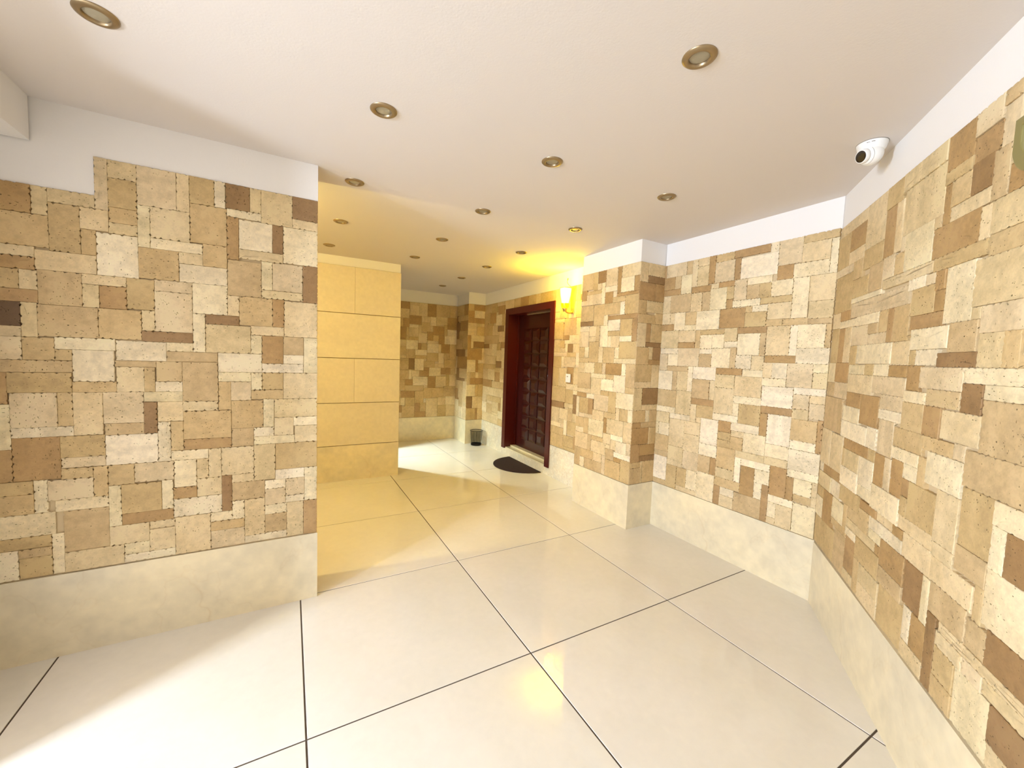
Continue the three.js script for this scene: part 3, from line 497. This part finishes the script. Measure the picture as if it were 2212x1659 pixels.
// ---------------------------------------------------------------- door
{
  const D0 = 3.465, D1 = 4.725, d = tag(base('door_1', 3.788, 0.1, (D0 + D1) / 2), 'dark mahogany door with rows of raised square panels in a deep frame', 'door', null, 'structure');
  const c = (D0 + D1) / 2, X = (x) => x - 3.788, at = (x0, x1, y0, y1, d0, d1) => box(X(x0), X(x1), y0 - 0.1, y1 - 0.1, d0 - c, d1 - c);
  const jamb = (a, b, y0, y1) => at(3.766, 3.98, y0, y1, a, b);
  const fr = [jamb(D1 - 0.095, D1, 0.1, 2.178), jamb(D0, D0 + 0.085, 0.1, 2.178), jamb(D0 + 0.0851, D1 - 0.0951, 2.09, 2.178), at(3.93, 3.98, 0.12, 2.09, D1 - 0.115, D1 - 0.09), at(3.93, 3.98, 0.12, 2.09, D0 + 0.08, D0 + 0.1)];
  part('frame', metreUV(mergeGeometries(fr)), M.wood, d);
  const leaf = part('leaf', metreUV(at(3.948, 3.99, 0.14, 2.085, D0 + 0.09, D1 - 0.1)), M.darkwood, d);
  const pw = 0.2, ph = 0.172, e = 0.004, t = 0.026, a = pw / 2 - e, b = ph / 2 - e, a2 = a * 0.52, b2 = b * 0.5;
  const P = (y, z, x) => new THREE.Vector3(-x, y, z), V = [P(-b, -a, 0), P(-b, a, 0), P(b, a, 0), P(b, -a, 0), P(-b, -a, 0.006), P(-b, a, 0.006), P(b, a, 0.006), P(b, -a, 0.006), P(-b2, -a2, t), P(-b2, a2, t), P(b2, a2, t), P(b2, -a2, t)];
  const q = [[0, 1, 5, 4], [1, 2, 6, 5], [2, 3, 7, 6], [3, 0, 4, 7], [4, 5, 9, 8], [5, 6, 10, 9], [6, 7, 11, 10], [7, 4, 8, 11], [8, 9, 10, 11]], pos = [];
  for (const f of q) for (const i of [f[0], f[1], f[2], f[0], f[2], f[3]]) pos.push(V[i].x, V[i].y, V[i].z);
  const pg = new THREE.BufferGeometry(); pg.setAttribute('position', new THREE.Float32BufferAttribute(pos, 3)); pg.computeVertexNormals();
  pg.setAttribute('uv', new THREE.Float32BufferAttribute(new Float32Array(pos.length / 3 * 2), 2));
  let k = 0;
  for (let r = 0; r < 9; r++) for (let s = 0; s < 4; s++) {
    const m = part(k ? `panel_${String(k).padStart(3, '0')}` : 'panel', pg, M.darkwood, leaf); k++;
    m.position.set(X(3.948), 0.265 + 0.0895 + r * 0.181 - 0.1, -(3.615 + 0.105 + s * 0.208 - c));
  }
  part('weather_strip', at(3.9, 3.93, 2.072, 2.0895, D0 + 0.087, D1 - 0.4), M.steel, d);
  part('threshold', metreUV(mergeGeometries([at(3.786, 3.99, 0.095, 0.118, D0 + 0.085, D1 - 0.095), at(3.87, 3.99, 0.118, 0.14, D0 + 0.085, D1 - 0.095)])), M.marble, d);
}

// ---------------------------------------------------------------- wall lanterns
function lantern(name, label, x, y, d, turn, color = AMBER, power = LANTERN_POWER) {                    // at the wall face, local z towards the room
  const g = tag(base(name, x, y, d, turn), label, 'wall lamp');
  const shield = new THREE.Shape([[-0.026, -0.18], [0.026, -0.18], [0.042, -0.05], [0.05, 0.13], [-0.05, 0.13], [-0.042, -0.05]].map((p) => new THREE.Vector2(...p)));
  const plate = new THREE.ExtrudeGeometry(shield, { depth: 0.01, bevelEnabled: true, bevelThickness: 0.002, bevelSize: 0.002, bevelSegments: 1 });
  part('back_plate', metreUV(plate), M.brass, g);
  const arm = new THREE.TubeGeometry(new THREE.CatmullRomCurve3([[0, -0.16, 0.01], [0, -0.175, 0.05], [0, -0.165, 0.1], [0, -0.125, 0.118]].map((p) => new THREE.Vector3(...p))), 16, 0.011, 8);
  part('arm', arm, M.brass, g);
  const O = [0, 0, 0.118];
  const shade = part('glass_shade', new THREE.LatheGeometry([[0.0495, -0.0745], [0.06, 0.0], [0.068, 0.07], [0.071, 0.1], [0.069, 0.101], [0.058, 0.0], [0.047, -0.0745]].map((p) => new THREE.Vector2(...p)), 40), M.clearglass, g);
  part('glass_foot', new THREE.LatheGeometry([[0.02, -0.13], [0.036, -0.128], [0.044, -0.11], [0.0495, -0.0755], [0.047, -0.0755], [0.0385, -0.112], [0.018, -0.116]].map((p) => new THREE.Vector2(...p)), 40), M.amber, g).position.set(...O);
  shade.position.set(...O);
  const inner = part('diffuser', new THREE.LatheGeometry([[0.0, -0.1], [0.024, -0.098], [0.04, -0.06], [0.056, 0.02], [0.063, 0.09], [0.061, 0.09], [0.054, 0.02], [0.038, -0.057], [0.0, -0.09]].map((p) => new THREE.Vector2(...p)), 40), M.glow, g);
  inner.position.set(...O);
  const cup = part('cup', new THREE.LatheGeometry([[0.0, -0.165], [0.014, -0.163], [0.02, -0.15], [0.03, -0.132], [0.02, -0.128], [0.0, -0.128]].map((p) => new THREE.Vector2(...p)), 24), M.brass, g);
  cup.position.set(...O);
  const spiral = []; for (let i = 0; i <= 18; i++) { const a = i / 18 * 7, r = 0.022 * (1 - i / 24); spiral.push(new THREE.Vector3(-0.045 + r * Math.cos(a), -0.15 + r * Math.sin(a), 0.1)); }
  part('scroll', new THREE.TubeGeometry(new THREE.CatmullRomCurve3(spiral), 48, 0.0025, 6), M.copper, g);
  const stem = [[0.02, 0.105, 0.05], [0.0, 0.125, 0.055], [-0.035, 0.15, 0.06], [-0.055, 0.18, 0.06], [-0.05, 0.2, 0.06]].map((p) => new THREE.Vector3(...p));
  part('wire_tendril', new THREE.TubeGeometry(new THREE.CatmullRomCurve3(stem), 28, 0.0028, 6), M.copper, g);
  const leafGeo = new THREE.SphereGeometry(0.011, 12, 8); leafGeo.scale(0.8, 1.5, 0.45); leafGeo.rotateZ(-0.3); leafGeo.translate(-0.048, 0.208, 0.06);
  part('wire_leaf', leafGeo, M.copper, g);
  {
    const bulb = part('bulb', new THREE.SphereGeometry(0.022, 20, 14), M.glow, g); bulb.position.set(0, 0.03, 0.118);
    const l = new THREE.PointLight(color, power); l.position.copy(bulb.position); l.castShadow = true; l.shadow.radius = 1; l.name = 'lantern_light'; g.add(l);
    if (color === AMBER) {                                              // the open top throws more light up than the frosted glass lets out sideways
      const s = new THREE.SpotLight(color, UPLIGHT_POWER, 0, 1.3, 0.7); s.position.set(0, 0.07, 0.118); s.target.position.set(0, 1, 0.38); s.castShadow = true; s.shadow.radius = 1; s.name = 'lantern_uplight'; g.add(s, s.target);
    }
  }
  return g;
}
lantern('wall_lantern', 'glowing yellow glass wall lantern beside the dark door', 3.788, 2.175, 3.12, RT);
lantern('wall_lantern', 'lit glass wall lantern on the rear of the near wall, in the side passage', 0.1, 2.15, 2.2, Math.PI, WARM, REAR_LANTERN_POWER);
{                                                                      // flat wall light at the right picture edge
  const u = 1.511, g = tag(base('wall_light', 3.829 - 0.788 * u, 2.115, 0.6 - 0.616 * u, DIAG), 'olive framed wall light with a white pane, cut off by the picture edge', 'wall lamp');
  const U = (w, y0, y1) => { const s = new THREE.Shape(); s.moveTo(-w, y1); s.lineTo(-w, y0); s.quadraticCurveTo(-w * 0.8, y0 - w * 0.75, 0, y0 - w * 0.85); s.quadraticCurveTo(w * 0.8, y0 - w * 0.75, w, y0); s.lineTo(w, y1); s.lineTo(-w, y1); return s; };
  const outer = U(0.088, -0.03, 0.056), inner = U(0.066, -0.012, 0.036);
  outer.holes.push(inner);
  part('frame', metreUV(new THREE.ExtrudeGeometry(outer, { depth: 0.028, bevelEnabled: true, bevelThickness: 0.003, bevelSize: 0.003, bevelSegments: 2 })), M.olive, g);
  part('pane', metreUV(new THREE.ExtrudeGeometry(U(0.064, -0.012, 0.034), { depth: 0.022, bevelEnabled: false })), M.frost, g);
}

// ---------------------------------------------------------------- recessed spotlights
{
  const ring = new THREE.LatheGeometry([[0.0545, 0.001], [0.0555, -0.002], [0.053, -0.005], [0.046, -0.0085], [0.038, -0.009], [0.0335, -0.0075], [0.0325, -0.0005], [0.031, 0.001]].map((p) => new THREE.Vector2(...p)).reverse(), 48);
  const glass = new THREE.LatheGeometry([[0.0, -0.0042], [0.02, -0.0038], [0.029, -0.0022], [0.0322, 0.0005]].map((p) => new THREE.Vector2(...p)).reverse(), 40);
  const spots = [
    [0.417, 1.223, 'recessed ceiling spotlight at the edge over the near wall, cut by the picture top'],
    [2.146, 0.353, 'large recessed ceiling spotlight nearest the viewer, with two white glints'],
    [1.296, 1.24, 'recessed ceiling spotlight nearest the viewer in the row along the near wall'],
    [2.145, 1.212, 'second recessed ceiling spotlight in the middle row'],
    [1.292, 2.08, 'recessed ceiling spotlight just past the end of the near wall'],
    [2.988, 1.187, 'recessed ceiling spotlight nearest the square pillar and the bright wall'],
    [2.146, 2.073, 'third recessed ceiling spotlight in the middle row'],
    [1.301, 2.934, 'recessed ceiling spotlight in the shaded passage, second before the limestone wall'],
    [2.92, 2.007, 'recessed ceiling spotlight with a yellow rim in front of the lit lantern'],
    [2.137, 2.92, 'fourth recessed ceiling spotlight in the middle row'],
    [1.283, 3.777, 'small recessed ceiling spotlight right above the smooth limestone wall'],
    [2.113, 3.726, 'last recessed ceiling spotlight in the middle row, near the limestone wall corner'],
    [2.929, 2.87, 'recessed ceiling spotlight inside the yellow glow of the lantern'],
    [2.932, 3.655, 'recessed ceiling spotlight at the far edge of the yellow glow'],
    [2.946, 4.472, 'second smallest recessed ceiling spotlight, past the yellow glow'],
    [2.947, 5.234, 'smallest recessed ceiling spotlight, nearest the far wall'],
  ];
  for (const [x, d, label] of spots) {
    const g = tag(base('recessed_spotlight', x, CEIL, d), label, 'ceiling light', 'recessed ceiling spotlights');
    part('trim_ring', ring, M.nickel, g); part('lens', glass, M.lens, g);
  }
}

// ---------------------------------------------------------------- security camera
{
  const g = tag(base('security_camera', 3.258, CEIL, 0.278), 'small white turret security camera with a black lens on the ceiling', 'camera');
  g.scale.setScalar(0.86);
  part('base_ring', new THREE.LatheGeometry([[0.0, -0.05], [0.03, -0.05], [0.05, -0.044], [0.058, -0.032], [0.063, -0.012], [0.066, -0.004], [0.0665, -0.001], [0.0, -0.001]].map((p) => new THREE.Vector2(...p)), 56), M.white, g);
  part('gasket', new THREE.CylinderGeometry(0.0672, 0.0672, 0.0025, 56).translate(0, -0.00125, 0), M.slit, g);
  const dir = new THREE.Vector3(-1.0, -0.3, -0.42).normalize(), c = new THREE.Vector3(-0.004, -0.056, 0), q = new THREE.Quaternion().setFromUnitVectors(new THREE.Vector3(0, 0, 1), dir);
  const turn = (name, profile, m) => { const p = part(name, new THREE.LatheGeometry(profile.map((v) => new THREE.Vector2(...v)).reverse(), 48).rotateX(Math.PI / 2), m, g); p.position.copy(c); p.quaternion.copy(q); return p; };
  const ball = part('eyeball', new THREE.SphereGeometry(0.053, 48, 32), M.white, g); ball.position.copy(c);
  turn('lens_collar', [[0.0, 0.06], [0.0302, 0.06], [0.0325, 0.058], [0.034, 0.05], [0.037, 0.03], [0.0, 0.02]], M.white);
  turn('lens', [[0.0, 0.0622], [0.015, 0.062], [0.0275, 0.0612], [0.0292, 0.0585], [0.0, 0.057]], M.black);
  turn('seam', [[0.0, 0.0292], [0.0450, 0.0292], [0.0450, 0.0278], [0.0, 0.0278]], M.slit);
  for (let i = 0; i < 2; i++) { const a = 2.72 + i * 0.3; const s = part(i ? 'vent_slit_001' : 'vent_slit', new THREE.BoxGeometry(0.002, 0.003, 0.015), M.slit, g); s.position.set(0.0632 * Math.cos(a), -0.0125, 0.0632 * Math.sin(a)); s.rotation.y = -a; }
}

// ---------------------------------------------------------------- small things
{
  const g = tag(base('waste_bin', 3.635, 0, 5.365), 'small black wire mesh waste bin in the far corner', 'bin');
  const body = new THREE.CylinderGeometry(0.102, 0.083, 0.235, 40, 1, true).translate(0, 0.125, 0);
  const uv = body.attributes.uv; for (let i = 0; i < uv.count; i++) uv.setXY(i, uv.getX(i) * 0.6, uv.getY(i) * 0.235);
  part('mesh_wall', body, M.mesh, g);
  part('rim', new THREE.TorusGeometry(0.102, 0.004, 10, 48).rotateX(Math.PI / 2).translate(0, 0.243, 0), M.rim, g);
  part('foot', new THREE.LatheGeometry([[0.0, 0.0], [0.083, 0.0], [0.086, 0.004], [0.087, 0.03], [0.083, 0.031], [0.081, 0.006], [0.0, 0.005]].map((p) => new THREE.Vector2(...p)), 40), M.rim, g);
}
{
  const r = 0.42, sh = new THREE.Shape(); sh.moveTo(-r, 0); sh.absarc(0, 0, r, Math.PI, 2 * Math.PI, false); sh.lineTo(-r, 0);
  const g = new THREE.ExtrudeGeometry(sh, { depth: 0.008, bevelEnabled: true, bevelThickness: 0.002, bevelSize: 0.003, bevelSegments: 2, curveSegments: 48 });
  g.rotateX(-Math.PI / 2); g.rotateY(RT); g.translate(0, 0.002, 0);
  const m = tag(part('door_mat', metreUV(g), M.mat, scene), 'brown half-round doormat on the floor at the dark door', 'doormat');
  m.position.set(3.765, 0.0002, -4.035);
}
{
  const g = tag(base('wall_switch', 3.78, 1.252, 3.13, RT), 'small white switch plate on the stones under the lit lantern', 'switch');
  part('plate', new RoundedBoxGeometry(0.085, 0.1, 0.012, 3, 0.004).translate(0, 0, 0.012), M.white, g);
  part('rocker', new RoundedBoxGeometry(0.04, 0.05, 0.006, 2, 0.002).translate(0, 0.004, 0.019), M.white, g);
  part('indicator', new THREE.BoxGeometry(0.02, 0.01, 0.003).translate(0, 0.018, 0.022), M.slit, g);
}
renderer.render(scene, camera);
